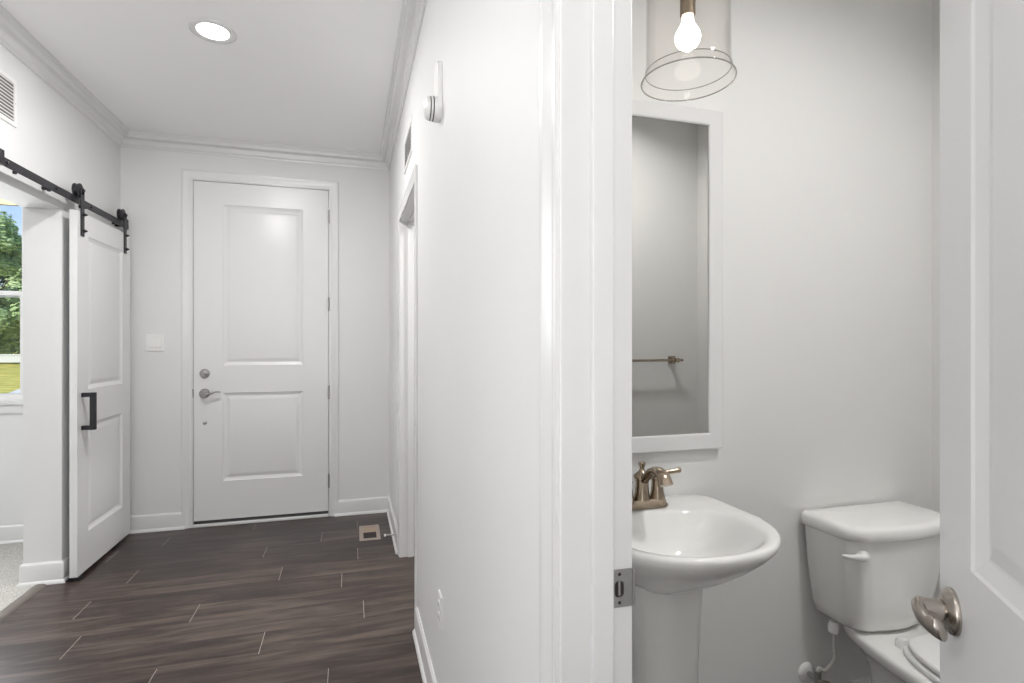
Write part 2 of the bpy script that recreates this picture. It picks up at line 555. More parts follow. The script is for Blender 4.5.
# crown moulding
cd, cp = 0.100, 0.078
crown_prof = [(0, CEIL-cd), (0.007, CEIL-cd), (0.010, CEIL-cd+0.010), (0.020, CEIL-cd+0.017), (0.022, CEIL-cd+0.026)]
for k in range(1, 8):
    t = k/8
    crown_prof.append((0.022+0.042*t-0.006*math.sin(2*PI*t), CEIL-cd+0.026+0.052*t+0.008*math.sin(2*PI*t)))
crown_prof += [(0.064, CEIL-0.020), (0.070, CEIL-0.016), (0.074, CEIL-0.006), (cp, CEIL-0.005), (cp, CEIL), (0, CEIL)]
bm = BM(); hsweep(bm, [(WALL_L, -0.9), (WALL_L, FRONT), (WALL_R, FRONT), (WALL_R, -0.9)], crown_prof, side=-1)
struct(obj('trim_1', bm, 'trim', smooth=True, angle=30), 'white crown moulding round the hallway ceiling', 'crown moulding')

# ------------------------------------------------------------------ panelled door slab (local: x along width, y thickness, z up; face at y=0 and y=t)
def panel_door(bm, w, h, t, panels, xf):
    """panels: list of (x0,x1,z0,z1) sharing x0,x1, sorted by z. xf maps a local Vector to world."""
    prof = [(0.0, 0.0), (0.003, 0.0035), (0.010, 0.0065), (0.022, 0.0105), (0.026, 0.0105), (0.046, 0.0055), (0.052, 0.0045)]
    def quad(ps, flip):
        vs = [bm.verts.new(xf(Vector(p))) for p in ps]
        if flip: vs.reverse()
        bm.faces.new(vs)
    for y, s, flip in ((0.0, 1, False), (t, -1, True)):
        x0, x1 = panels[0][0], panels[0][1]
        zs = [0]+[v for p in panels for v in (p[2], p[3])]+[h]
        for za, zb in zip(zs, zs[1:]):
            quad([(0, y, za), (x0, y, za), (x0, y, zb), (0, y, zb)], flip)
            quad([(x1, y, za), (w, y, za), (w, y, zb), (x1, y, zb)], flip)
        zc = 0
        for p in panels:
            quad([(x0, y, zc), (x1, y, zc), (x1, y, p[2]), (x0, y, p[2])], flip)
            zc = p[3]
        quad([(x0, y, zc), (x1, y, zc), (x1, y, h), (x0, y, h)], flip)
        for p in panels:
            rings = []
            for o, d in prof:
                yy = y+s*d
                rings.append([xf(Vector((p[0]+o, yy, p[2]+o))), xf(Vector((p[1]-o, yy, p[2]+o))), xf(Vector((p[1]-o, yy, p[3]-o))), xf(Vector((p[0]+o, yy, p[3]-o)))])
            loft(bm, rings, True, False, True)
    for a in (0, w):
        for za, zb in zip(zs, zs[1:]):
            quad([(a, 0, za), (a, t, za), (a, t, zb), (a, 0, zb)], False)
    for z in (0, h):
        for a, b_ in ((0, x0), (x0, x1), (x1, w)):
            quad([(a, 0, z), (b_, 0, z), (b_, t, z), (a, t, z)], False)
    bmesh.ops.remove_doubles(bm, verts=bm.verts, dist=1e-5)

# ------------------------------------------------------------------ front door (door_1)
def T(m4): return lambda p: m4 @ p
fx0, fz0 = -1.081, 0.042
FW, FH = 0.915, 2.440
bm = BM()
panel_door(bm, FW, FH, 0.044, [(0.189, 0.734, 0.277, 0.915), (0.189, 0.734, 1.116, 2.281)], lambda p: Vector((fx0+p.x, FRONT+0.004+p.y, fz0+p.z)))
door1 = struct(obj('door_1', bm, 'door', smooth=True, angle=12), 'tall white two-panel front door at the end of the hallway', 'door')
def rose(bm, c, ax, r, t=0.009):
    lathe(bm, c, ax, [(0, r), (t*0.5, r), (t, r*0.88), (t+0.002, r*0.80)], 32)
bm = BM(); c = Vector((-1.010, FRONT+0.004, 1.101)); ax = Vector((0, -1, 0))
rose(bm, c, ax, 0.032, 0.012)
lathe(bm, c, ax, [(0.013, 0.021), (0.020, 0.020), (0.022, 0.015)], 24)
box(bm, c.x-0.004, c.x+0.004, c.y-0.034, c.y-0.018, c.z-0.016, c.z+0.016)
obj('deadbolt', bm, 'steel', door1, smooth=True)
bm = BM(); c = Vector((-1.010, FRONT+0.004, 0.958))
rose(bm, c, ax, 0.033, 0.012)
lathe(bm, c, ax, [(0.010, 0.015), (0.030, 0.012), (0.046, 0.013), (0.052, 0.008)], 20)
tube(bm, bez([c+Vector((0, -0.045, 0)), c+Vector((0.025, -0.050, -0.006)), c+Vector((0.06, -0.050, 0.004)), c+Vector((0.085, -0.048, 0.012)), c+Vector((0.112, -0.046, 0.010))], 5), [0.010]*6+[0.008]*6+[0.007]*6+[0.006]*3, 12, squash=[0.8]*21)
obj('door_handle', bm, 'steel', door1, smooth=True)
bm = BM(); lathe(bm, (-1.009, FRONT+0.004, 0.745), ax, [(0, 0.012), (0.004, 0.012), (0.007, 0.007)], 20)
obj('alarm_stud', bm, 'steel', door1, smooth=True)
def hinge(bm, x, y, z, n=5, hh=0.10, r=0.0065):
    for k in range(n):
        cyl(bm, (x, y, z-hh/2+k*hh/n+0.0006), (x, y, z-hh/2+(k+1)*hh/n-0.0006), r, 12)
    lathe(bm, (x, y, z+hh/2), (0, 0, 1), [(0, r*.8), (0.004, r*.8), (0.006, r*.3)], 12)
for z in (2.28, 1.614, 0.943, 0.269):
    bm = BM(); hinge(bm, -0.1605, FRONT-0.005, z)
    box(bm, -0.169, -0.160, FRONT-0.002, FRONT+0.0035, z-0.05, z+0.05)
    obj('hinge', bm, 'steel', door1, smooth=True)
bm = BM(); box(bm, fx0+0.002, fx0+FW-0.002, FRONT+0.006, FRONT+0.044, 0.018, 0.043)
obj('door_sweep', bm, 'rubber', door1)
bm = BM(); box(bm, fx0-0.006, fx0-0.001, FRONT-0.001, FRONT+0.01, 0.93, 0.99)
obj('latch_plate', bm, 'rubber', door1)
# frame
bm = BM()
jy0, jy1 = FRONT-0.001, FRONT+0.155
box(bm, FDa-0.02, FDa, jy0, jy1, 0, 2.505)
box(bm, FDb, FDb+0.02, jy0, jy1, 0, 2.505)
box(bm, FDa, FDb, jy0, jy1, 2.485, 2.505)
box(bm, FDa, FDb, FRONT+0.050, jy1, 2.470, 2.485)
box(bm, FDa, FDa+0.012, FRONT+0.050, jy1, 0.0, 2.470)
box(bm, FDb-0.012, FDb, FRONT+0.050, jy1, 0.0, 2.470)
fr = struct(obj('trim_2', bm, 'trim', bevel=0.001, seg=1), 'white frame and casing round the front door', 'door frame')
opening_casing('casing', 'y', FRONT, -1, FDa, FDb, 0, 2.485, w=0.064, parent=fr)
bm = BM(); box(bm, FDa, FDb, FRONT-0.022, FRONT+0.155, 0.001, 0.020)
obj('sill', bm, 'trim', fr, bevel=0.004)

# ------------------------------------------------------------------ side doorway in the right wall
def jambs(bm, x0, x1, a, b, head, stop=None):
    """lining of an opening in a wall normal to x; a,b clear opening"""
    box(bm, x0, x1, a-JT, a, 0, head+JT)
    box(bm, x0, x1, b, b+JT, 0, head+JT)
    box(bm, x0, x1, a, b, head, head+JT)
    if stop:
        s0, s1 = stop
        box(bm, s0, s1, a, a+0.011, 0, head)
        box(bm, s0, s1, b-0.011, b, 0, head)
        box(bm, s0, s1, a+0.011, b-0.011, head-0.011, head)
xr0, xr1 = WALL_R-0.001, WALL_R+WALL_T+0.001
bm = BM(); jambs(bm, xr0, xr1, D2a, D2b, HEAD, (WALL_R+0.045, WALL_R+0.079))
j2 = struct(obj('trim_3', bm, 'trim', bevel=0.0012, seg=1), 'white casing and jamb of the side doorway past the outlet', 'door frame')
opening_casing('casing', 'x', WALL_R, -1, D2a, D2b, 0, HEAD, parent=j2)
opening_casing('casing', 'x', WALL_R+WALL_T, 1, D2a, D2b, 0, HEAD, parent=j2)

# powder doorway
pa, pb = PDa, PDb-JT         # clear opening
xp1 = WALL_R+WALL_T+0.006
bm = BM(); jambs(bm, xr0, xp1, pa, pb, HEAD, (WALL_R+0.045, WALL_R+0.078))
j3 = struct(obj('trim_4', bm, 'trim', bevel=0.0014, seg=2), 'white casing and jamb of the powder room doorway', 'door frame')
opening_casing('casing', 'x', WALL_R, -1, pa, pb, 0, HEAD, parent=j3)
# strike plate on the far jamb (faces -y)
sp_z, sp_x0, sp_x1 = 0.944, WALL_R+0.0775, xp1+0.002
bm = BM()
cx = sp_x0+0.0125
def rrect(cx, cz, w, h, r, n=5):
    out = []
    for sx, sz, a0 in ((1, 1, 0), (-1, 1, PI/2), (-1, -1, PI), (1, -1, 3*PI/2)):
        for k in range(n+1):
            a = a0+PI/2*k/n
            out.append((cx+sx*(w/2-r)+r*math.cos(a), cz+sz*(h/2-r)+r*math.sin(a)))
    return out
outer = rrect((sp_x0+sp_x1)/2, sp_z, sp_x1-sp_x0, 0.056, 0.005)
inner = rrect(cx+0.0015, sp_z-0.001, 0.0150, 0.0240, 0.006)
yp = pb-0.0016
ro = [Vector((x, yp, z)) for x, z in outer]; ri = [Vector((x, yp, z)) for x, z in inner]
rb = [Vector((x, pb-0.0001, z)) for x, z in outer]; rib = [Vector((x, pb-0.0001, z)) for x, z in inner]
loft(bm, [rb, ro, ri, rib], True, False, False)
cyl(bm, (sp_x1-0.001, pb-0.0022, sp_z-0.026), (sp_x1-0.001, pb-0.0022, sp_z+0.026), 0.0022, 10)
strike = obj('strike_plate', bm, 'steel', j3)
bm = BM()
loft(bm, [[Vector((x, pb-0.0004, z)) for x, z in inner], [Vector((cx+0.002+(x-cx-0.002)*.98, pb-0.0001, z)) for x, z in inner]])
obj('latch_hole', bm, 'dark', strike)
bm = BM(); box(bm, cx-0.0005, cx+0.003, pb-0.0022, pb-0.0005, sp_z-0.010, sp_z+0.012)
obj('strike_tab', bm, 'steel', strike)
for dz in (-0.021, 0.021):
    bm = BM(); lathe(bm, (cx+0.002, yp, sp_z+dz), (0, -1, 0), [(0, 0.0026), (0.0008, 0.0022)], 14)
    obj('screw', bm, 'dark', strike)

# ------------------------------------------------------------------ powder room door (door_2), swung in
hx, hy = 0.403, 0.060
da = R(38)
dd = Vector((math.sin(da), math.cos(da), 0)); dn = Vector((-math.cos(da), math.sin(da), 0))   # along door, hall-side normal
PDW = 0.661
def dw(s, o, z): return Vector((hx, hy, 0))+dd*s+dn*o+Vector((0, 0, z))
bm = BM()
panel_door(bm, PDW, 2.032, 0.035, [(0.108, PDW-0.108, 0.225, 0.815), (0.108, PDW-0.108, 1.010, 1.915)], lambda p: dw(p.x, -p.y, 0.012+p.z))
door2 = struct(obj('door_2', bm, 'door', smooth=True, angle=12), 'white panelled powder room door swung open with a curved lever', 'door')
lc = dw(PDW-0.051, 0, 0.946)
def build_lever(sign, base):
    bm = BM()
    n = dn*sign
    lathe(bm, base, n, [(0, 0.0305), (0.004, 0.0305), (0.0065, 0.0285), (0.008, 0.026), (0.010, 0.024), (0.013, 0.018)], 40)
    lathe(bm, base, n, [(0.012, 0.0140), (0.026, 0.0128), (0.036, 0.0135), (0.042, 0.0130), (0.045, 0.009)], 28)
    p = [base+n*0.038+dd*0.006, base+n*0.039-dd*0.003, base+n*0.039-dd*0.014+Vector((0, 0, -0.005)), base+n*0.034-dd*0.024+Vector((0, 0, -0.010)), base+n*0.028-dd*0.034+Vector((0, 0, -0.012)), base+n*0.024-dd*0.043+Vector((0, 0, -0.010))]
    q = bez(p, 6)
    L = len(q)
    rad = [0.0078 for i in range(L)]
    sq = [1.75-0.25*math.sin(PI*i/(L-1))+0.25*(i/(L-1)) for i in range(L)]
    rad[0] *= 0.55; rad[1] *= 0.9; rad[-1] *= 0.22; rad[-2] *= 0.62; rad[-3] *= 0.85
    tube(bm, q, rad, 20, squash=sq, up=(0, 0, 1))
    return bm
obj('door_lever', build_lever(1, lc), 'nickel', door2, smooth=True, angle=60)
obj('door_lever', build_lever(-1, dw(PDW-0.051, -0.035, 0.946)), 'nickel', door2, smooth=True, angle=60)
bm = BM()
e0 = dw(PDW, 0, 0)
for s_, o_ in ((0, 0),):
    ps = [dw(PDW+0.0012, -0.005, 0.918), dw(PDW+0.0012, -0.030, 0.918), dw(PDW+0.0012, -0.030, 0.974), dw(PDW+0.0012, -0.005, 0.974)]
    loft(bm, [[p-dd*0.003 for p in ps], ps])
obj('latch_plate', bm, 'nickel', door2)
for z in (1.85, 1.03, 0.22):
    bm = BM(); c = dw(-0.004, -0.040, z)
    hinge(bm, c.x, c.y, z, hh=0.089, r=0.006)
    obj('hinge', bm, 'nickel', door2, smooth=True)

# ------------------------------------------------------------------ opening behind barn door: threshold strip
bm = BM()
pr = [(-1.645, 0.0), (-1.640, 0.007), (-1.630, 0.011), (-1.600, 0.011), (-1.588, 0.006), (-1.583, 0.0)]
loft(bm, [[Vector((x, OPa+0.03, z)) for x, z in pr], [Vector((x, OPb-0.03, z)) for x, z in pr]])
struct(obj('trim_5', bm, mat('threshold_brown', (0.17, 0.145, 0.13), 0.4, noise=0.4, nscale=25), smooth=True), 'brown threshold strip between carpet and plank floor', 'threshold')

# ------------------------------------------------------------------ sliding barn door
BX, BT = -1.450, 0.036
BY0, BY1 = 3.578, 4.335
barn = thing('barn_door', 'white two-panel sliding door hung on black strap rollers from the rail', 'sliding door', (-1.468, 3.96, 0))
bm = BM()
panel_door(bm, BY1-BY0, 2.030, BT, [(0.135, BY1-BY0-0.135, 0.215, 0.835), (0.135, BY1-BY0-0.135, 1.030, 1.905)], lambda p: Vector((BX-p.y, BY0+p.x, 0.022+p.z)))
obj('door_slab', bm, 'door', barn, smooth=True, angle=12)
# pull handle
bm = BM()
hy0, hz0, hz1 = BY0+0.045, 0.828, 1.037
box(bm, BX, BX+0.068, hy0, hy0+0.020, hz1-0.024, hz1)
box(bm, BX, BX+0.068, hy0, hy0+0.020, hz0, hz0+0.024)
box(bm, BX+0.040, BX+0.068, hy0-0.0005, hy0+0.0205, hz0-0.0005, hz1+0.0005)
obj('pull_handle', bm, 'black', barn, bevel=0.0015)
RZ0, RZ1, RXc = 2.097, 2.137, -1.473
for yc in (BY0+0.055, BY1-0.095):
    bm = BM()
    # strap: flat bar up the door face, looping over the wheel
    w2 = 0.019
    st = [(BX+0.0005, 1.915), (BX+0.0055, 1.915), (BX+0.0055, 2.170)]
    pts = [(BX+0.003, 1.915), (BX+0.003, 2.06), (BX+0.003, 2.165)]
    rings = []
    for (x, z) in pts: rings.append([Vector((x-0.003, yc-w2, z)), Vector((x+0.003, yc-w2, z)), Vector((x+0.003, yc+w2, z)), Vector((x-0.003, yc+w2, z))])
    loft(bm, rings)
    lathe(bm, (BX, yc, 2.168), (1, 0, 0), [(0, 0.021), (0.006, 0.021)], 24)
    hg = obj('roller_hanger', bm, 'black', barn, bevel=0.001)
    bm = BM()
    lathe(bm, (BX-0.036, yc, 2.171), (1, 0, 0), [(0, 0.030), (0.003, 0.040), (0.009, 0.040), (0.013, 0.034), (0.021, 0.034), (0.025, 0.040), (0.031, 0.040), (0.034, 0.030)], 36)
    lathe(bm, (BX+0.006, yc, 2.171), (1, 0, 0), [(0, 0.010), (0.006, 0.010), (0.009, 0.006)], 20)
    obj('wheel', bm, 'black', hg, smooth=True)
    for z in (1.945, 2.036):
        bm = BM(); lathe(bm, (BX+0.005, yc, z), (1, 0, 0), [(0, 0.009), (0.010, 0.009), (0.015, 0.006), (0.022, 0.004)], 16)
        obj('bolt', bm, 'black', hg, smooth=True)

rail = thing('barn_door_rail', 'long black flat steel rail bolted above the sliding door opening', 'door rail', (RXc, 3.5, RZ0))
bm = BM(); box(bm, RXc-0.003, RXc+0.003, 2.76, 4.362, RZ0, RZ1)
obj('flat_bar', bm, 'black', rail, bevel=0.001, seg=1)
for yb in (2.98, 3.40, 3.80, 4.31):
    bm = BM()
    lathe(bm, (RXc+0.003, yb, (RZ0+RZ1)/2), (1, 0, 0), [(0, 0.008), (0.005, 0.008), (0.007, 0.005)], 6)
    obj('bolt', bm, 'black', rail)
    bm = BM(); cyl(bm, (WALL_L, yb, (RZ0+RZ1)/2), (RXc-0.003, yb, (RZ0+RZ1)/2), 0.011, 18)
    obj('spacer', bm, 'black', rail, smooth=True)
for yb in (2.925, 4.325):
    bm = BM()
    box(bm, RXc-0.010, RXc+0.012, yb-0.016, yb+0.016, RZ0-0.004, RZ1+0.024)
    cyl(bm, (RXc, yb+0.016 if yb < 4 else yb-0.016, RZ1+0.012), (RXc, yb+0.026 if yb < 4 else yb-0.026, RZ1+0.012), 0.008, 14)
    obj('end_stop', bm, 'black', rail, bevel=0.002)
for yb in (3.04, 3.335, 4.12):
    bm = BM(); lathe(bm, (RXc, yb, RZ0), (0, 0, -1), [(0, 0.009), (0.009, 0.009), (0.012, 0.006)], 14)
    obj('anti_jump_peg', bm, 'black', rail, smooth=True)
bm = BM()
box(bm, -1.528, -1.440, BY0+0.005, BY0+0.045, 0.0, 0.005)
box(bm, BX+0.002, BX+0.007, BY0+0.005, BY0+0.045, 0.0, 0.020)
box(bm, BX-BT-0.008, BX-BT-0.003, BY0+0.005, BY0+0.045, 0.0, 0.020)
tag(obj('floor_guide', bm, 'black', bevel=0.001), 'small black floor guide under the bottom corner of the sliding door', 'door guide')

# ------------------------------------------------------------------ wall fittings
# return air grille on left wall
def grille(name, plane_x, sgn, y0, y1, z0, z1, label, n, fr=0.022, m='plastic', back='dark', close=0.34):
    g = thing(name, label, 'vent', (plane_x, (y0+y1)/2, z0))
    bm = BM()
    xx = plane_x+sgn*0.006
    o4 = [(y0, z0), (y1, z0), (y1, z1), (y0, z1)]
    i4 = [(y0+fr, z0+fr), (y1-fr, z0+fr), (y1-fr, z1-fr), (y0+fr, z1-fr)]
    loft(bm, [[Vector((plane_x, a, b)) for a, b in o4], [Vector((xx, a+(0.003 if a == y0 else -0.003), b+(0.003 if b == z0 else -0.003))) for a, b in o4], [Vector((xx, a, b)) for a, b in i4], [Vector((plane_x+sgn*0.0008, a, b)) for a, b in i4]], True, False, False)
    obj('vent_frame', bm, m, g)
    bm = BM(); x_a, x_b = sorted((plane_x+sgn*0.0003, plane_x+sgn*0.0010)); box(bm, x_a, x_b, y0+fr, y1-fr, z0+fr, z1-fr)
    obj('duct_opening', bm, back, g)
    pitch = (z1-z0-2*fr)/n
    for k in range(n):
        bm = BM()
        zc = z0+fr+pitch*(k+0.5)
        pts = [(plane_x+sgn*0.0012, zc+pitch*0.30), (plane_x+sgn*0.0058, zc-pitch*close), (plane_x+sgn*0.0064, zc-pitch*(close-0.12)), (plane_x+sgn*0.0018, zc+pitch*0.42)]
        loft(bm, [[Vector((x, y0+fr, z)) for x, z in pts], [Vector((x, y1-fr, z)) for x, z in pts]])
        obj('slat', bm, m, g)
    for y in (y0+fr/2, y1-fr/2):
        bm = BM(); lathe(bm, (xx, y, (z0+z1)/2), (sgn, 0, 0), [(0, 0.003), (0.001, 0.002)], 10)
        obj('screw', bm, 'steel', g)
grille('return_air_grille', WALL_L, 1, 2.70, 3.165, 2.335, 2.560, 'white louvred return air grille high above the sliding door rail', 11, back='grey_back', close=0.12)
grille('supply_vent', WALL_R, -1, 2.72, 3.10, 2.255, 2.435, 'white supply vent high above the side doorway', 8, back='grey_back', close=0.50)

# two-gang switch on the front wall
sw = thing('light_switch', 'white two-gang light switch plate between sliding door and front door', 'light switch', (-1.318, FRONT, 1.26))
def rbox_y(bm, x0, x1, z0, z1, ya, yb, r, n=4):
    o = rrect((x0+x1)/2, (z0+z1)/2, x1-x0, z1-z0, r, n)
    i = rrect((x0+x1)/2, (z0+z1)/2, x1-x0-0.004, z1-z0-0.004, r, n)
    loft(bm, [[Vector((x, ya, z)) for x, z in o], [Vector((x, ya+(yb-ya)*.5, z)) for x, z in o], [Vector((x, yb, z)) for x, z in i]])
bm = BM(); rbox_y(bm, -1.376, -1.260, 1.262, 1.379, FRONT, FRONT-0.006, 0.004)
obj('wall_plate', bm, 'plastic', sw)
for x in (-1.341, -1.295):
    bm = BM()
    box(bm, x-0.0165, x+0.0165, FRONT-0.0075, FRONT-0.005, 1.287, 1.354)
    vs = box(bm, x-0.0145, x+0.0145, FRONT-0.010, FRONT-0.007, 1.291, 1.350)
    for v in vs:
        if v.co.z < 1.3 and v.co.y < FRONT-0.009: v.co.y -= 0.003
    obj('rocker', bm, 'plastic', sw, bevel=0.0006)

# outlet on right wall
ot = thing('wall_outlet', 'white duplex wall outlet low on the hallway wall', 'outlet', (WALL_R, 1.82, 0.37))
def rbox_x(bm, y0, y1, z0, z1, xa, xb, r, n=4):
    o = rrect((y0+y1)/2, (z0+z1)/2, y1-y0, z1-z0, r, n)
    i = rrect((y0+y1)/2, (z0+z1)/2, y1-y0-0.004, z1-z0-0.004, r, n)
    loft(bm, [[Vector((xa, y, z)) for y, z in o], [Vector((xa+(xb-xa)*.5, y, z)) for y, z in o], [Vector((xb, y, z)) for y, z in i]])
oy, oz = 1.83, 0.415
bm = BM(); rbox_x(bm, oy-0.035, oy+0.035, oz-0.057, oz+0.057, WALL_R, WALL_R-0.006, 0.004)
obj('wall_plate', bm, 'plastic', ot)
for dz in (-0.02, 0.02):
    bm = BM(); rbox_x(bm, oy-0.0165, oy+0.0165, oz+dz-0.014, oz+dz+0.014, WALL_R-0.006, WALL_R-0.009, 0.008)
    f = obj('receptacle', bm, 'plastic', ot)
    for dy in (-0.006, 0.006):
        bm = BM(); box(bm, WALL_R-0.0094, WALL_R-0.0085, oy+dy-0.001, oy+dy+0.001, oz+dz-0.003, oz+dz+0.006)
        obj('slot', bm, 'dark', f)

# siren / chime on right wall
ch = thing('door_chime', 'white oval wall sounder with a round slotted speaker high on the hallway wall', 'chime', (WALL_R, 1.85, 2.05))
bm = BM(); rbox_x(bm, 1.808, 1.902, 2.070, 2.262, WALL_R, WALL_R-0.014, 0.040, 8)
obj('mounting_plate', bm, 'plastic', ch, smooth=True)
bm = BM()
lathe(bm, (WALL_R, 1.855, 2.104), (-1, 0, 0), [(0, 0.042), (0.020, 0.042), (0.023, 0.041), (0.023, 0.037), (0.027, 0.037), (0.027, 0.041), (0.033, 0.040), (0.033, 0.036), (0.037, 0.036), (0.037, 0.040), (0.046, 0.035), (0.052, 0.024), (0.054, 0.006)], 40)
dm = obj('sounder', bm, 'plastic', ch, smooth=True, angle=30)
for d, r in ((0.0232, 0.0398), (0.0332, 0.0388)):
    bm = BM(); lathe(bm, (WALL_R, 1.855, 2.104), (-1, 0, 0), [(d, r), (d+0.0035, r)], 40, caps=False)
    obj('slot', bm, 'dark', dm)

# floor register
rg = thing('floor_register', 'tan metal floor register with dark duct opening near the hallway corner', 'floor vent', (0.125, 3.93, 0))
rx0, rx1, ry0, ry1 = 0.055, 0.193, 3.78, 4.085
bm = BM()
o4 = [(rx0, ry0), (rx1, ry0), (rx1, ry1), (rx0, ry1)]
i4 = [(rx0+0.026, ry0+0.030), (rx1-0.026, ry0+0.030), (rx1-0.026, ry1-0.030), (rx0+0.026, ry1-0.030)]
loft(bm, [[Vector((a, b, 0.0002)) for a, b in o4], [Vector((a+(0.004 if a == rx0 else -0.004), b+(0.004 if b == ry0 else -0.004), 0.006)) for a, b in o4], [Vector((a, b, 0.006)) for a, b in i4], [Vector((a, b, 0.001)) for a, b in i4]], True, False, False)
obj('vent_frame', bm, 'tan', rg)
bm = BM(); box(bm, rx0+0.026, rx1-0.026, ry0+0.030, (ry0+ry1)/2+0.005, 0.0004, 0.0016)
obj('duct_opening', bm, 'dark', rg)
bm = BM(); box(bm, rx0+0.026, rx1-0.026, (ry0+ry1)/2+0.005, ry1-0.030, 0.0004, 0.0022)
obj('damper', bm, 'duct', rg)

# spring doorstop
ds = thing('door_stop', 'small spring door stop with white tip on the corner baseboard', 'door stop', (WALL_R-0.0135, 3.60, 0.085))
bm = BM()
lathe(bm, (WALL_R-0.0135, 3.60, 0.085), (-1, 0, 0), [(0, 0.012), (0.003, 0.012), (0.006, 0.006)]+[(0.008+i*0.002, 0.0050+0.0012*(i % 2)) for i in range(27)]+[(0.063, 0.005)], 14)
obj('spring', bm, 'steel', ds)
bm = BM(); lathe(bm, (WALL_R-0.0135-0.062, 3.60, 0.085), (-1, 0, 0), [(0, 0.008), (0.008, 0.0085), (0.012, 0.006)], 14)
obj('rubber_tip', bm, 'plastic', ds, smooth=True)

# recessed ceiling lights
def recessed(x, y, label, power, spread=180):
    t = thing('recessed_light', label, 'ceiling light', (x, y, CEIL))
    bm = BM(); lathe(bm, (x, y, CEIL), (0, 0, -1), [(0, 0.100), (0.004, 0.100), (0.008, 0.094), (0.008, 0.086), (0.002, 0.066)], 48, caps=False)
    obj('trim_ring', bm, 'trim', t, smooth=True)
    bm = BM(); lathe(bm, (x, y, CEIL-0.0015), (0, 0, -1), [(0, 0.069), (0.003, 0.067), (0.0045, 0.04)], 40)
    obj('lens', bm, 'lens', t, smooth=True)
    lamp('recessed_lamp', 'AREA', (x, y, CEIL-0.012), power, (1, 0.985, 0.965), (0, 0, 0), size=0.15, shape='DISK', spread=R(spread))
recessed(-0.62, 2.857, 'round glowing recessed ceiling light in the hallway ahead of the front door', 20)
recessed(-0.75, 0.95, 'recessed ceiling light added out of view over the near end of the hallway', 3.5, 150)  # no known fixture, added to fill the near hallway and powder doorway
recessed(1.35, 0.55, 'recessed ceiling light added out of view over the toilet in the powder room', 11.5, 150)  # unseen lamp added to brighten the powder room walls
recessed(1.3, 3.0, 'recessed ceiling light in the side room beyond the doorway', 30)
recessed(-3.4, 2.7, 'recessed ceiling light added out of view in the carpeted room', 26)  # extra lamp added to lift the carpeted room's brightness

# ------------------------------------------------------------------ study window
wx0, wx1, wz0, wz1 = -3.02, -2.085, 0.93, 2.34
bm = BM()
f = 0.022
yy0, yy1 = FRONT+0.03, FRONT+0.10
box(bm, wx0, wx0+f, yy0, yy1, wz0, wz1); box(bm, wx1-f, wx1, yy0, yy1, wz0, wz1)
box(bm, wx0+f, wx1-f, yy0, yy1, wz1-f, wz1); box(bm, wx0+f, wx1-f, yy0, yy1, wz0, wz0+f)
win = struct(obj('window_1', bm, 'vinyl'), 'white double-hung window in the carpeted room with trees beyond', 'window')
zm = 1.635
for nm, za, zb, yo in (('upper_sash', zm-0.010, wz1-f, 0.035), ('lower_sash', wz0+f, zm+0.030, 0.0)):
    bm = BM(); s = 0.030; ya, yb = yy0+0.004+yo, yy0+0.034+yo
    xa, xb = wx0+f, wx1-f
    box(bm, xa, xa+s*.4, ya, yb, za, zb); box(bm, xb-s*.4, xb, ya, yb, za, zb)
    box(bm, xa+s*.4, xb-s*.4, ya, yb, za, za+s); box(bm, xa+s*.4, xb-s*.4, ya, yb, zb-s, zb)
    so = obj(nm, bm, 'vinyl', win)
    bm = BM(); box(bm, xa+s*.4, xb-s*.4, ya+0.012, ya+0.016, za+s, zb-s)
    obj('pane', bm, 'window_glass', so)
bm = BM(); box(bm, wx0-0.04, wx1+0.04, FRONT-0.028, FRONT+0.03, wz0-0.018, wz0+0.002)
obj('stool', bm, 'trim', win, bevel=0.003)
bm = BM(); box(bm, wx0-0.03, wx1+0.03, FRONT-0.014, FRONT, wz0-0.075, wz0-0.018)
obj('apron', bm, 'trim', win, bevel=0.002)

# ------------------------------------------------------------------ powder room: mirror
mx0, mx1, mz0, mz1 = 0.496, 1.146, 0.974, 2.056
mir = thing('wall_mirror', 'tall rectangular mirror in a flat white frame above the pedestal sink', 'mirror', ((mx0+mx1)/2, PB, mz0))
bm = BM()
fw = 0.050
prof = [(0, 0.0), (0, 0.022), (0.003, 0.024), (fw-0.004, 0.021), (fw, 0.018), (fw, 0.014)]
rg_ = []
for o, d in prof:
    rg_.append([Vector((mx0+o, PB-d, mz0+o)), Vector((mx1-o, PB-d, mz0+o)), Vector((mx1-o, PB-d, mz1-o)), Vector((mx0+o, PB-d, mz1-o))])
loft(bm, rg_, True, False, False)
obj('frame', bm, 'trim', mir, smooth=True, angle=20)
bm = BM(); box(bm, mx0+fw-0.002, mx1-fw+0.002, PB-0.0155, PB-0.002, mz0+fw-0.002, mz1-fw+0.002)
obj('mirror_glass', bm, 'mirror', mir)

# ------------------------------------------------------------------ pedestal sink
SX = 0.82
sink = thing('pedestal_sink', 'white porcelain pedestal sink with wide oval basin', 'sink', (SX, 1.30, 0))
NS = 96
def sgnp(c, e): return math.copysign(abs(c)**e, c)
def outl(a, bf, bb, cy, nf, nb, z):
    out = []
    for i in range(NS):
        t = 2*PI*i/NS
        c, s = math.cos(t), math.sin(t)
        n = nb if s > 0 else nf
        # blend exponent smoothly near the sides
        k = 0.5+0.5*max(-1, min(1, s*6)); n = nf+(nb-nf)*k
        b = bb if s > 0 else bf
        out.append(Vector((SX+a*sgnp(c, 2/n), cy+b*sgnp(s, 2/n), z)))
    return out
bm = BM()
rings = []
RIM = 0.832
def mixr(A, B, k): return [p.lerp(q, k) for p, q in zip(A, B)]
O = outl(0.262, 0.275, 0.212, 1.306, 2.25, 6.5, 0)
P0 = outl(0.098, 0.095, 0.10, 1.325, 2.3, 3.5, 0)
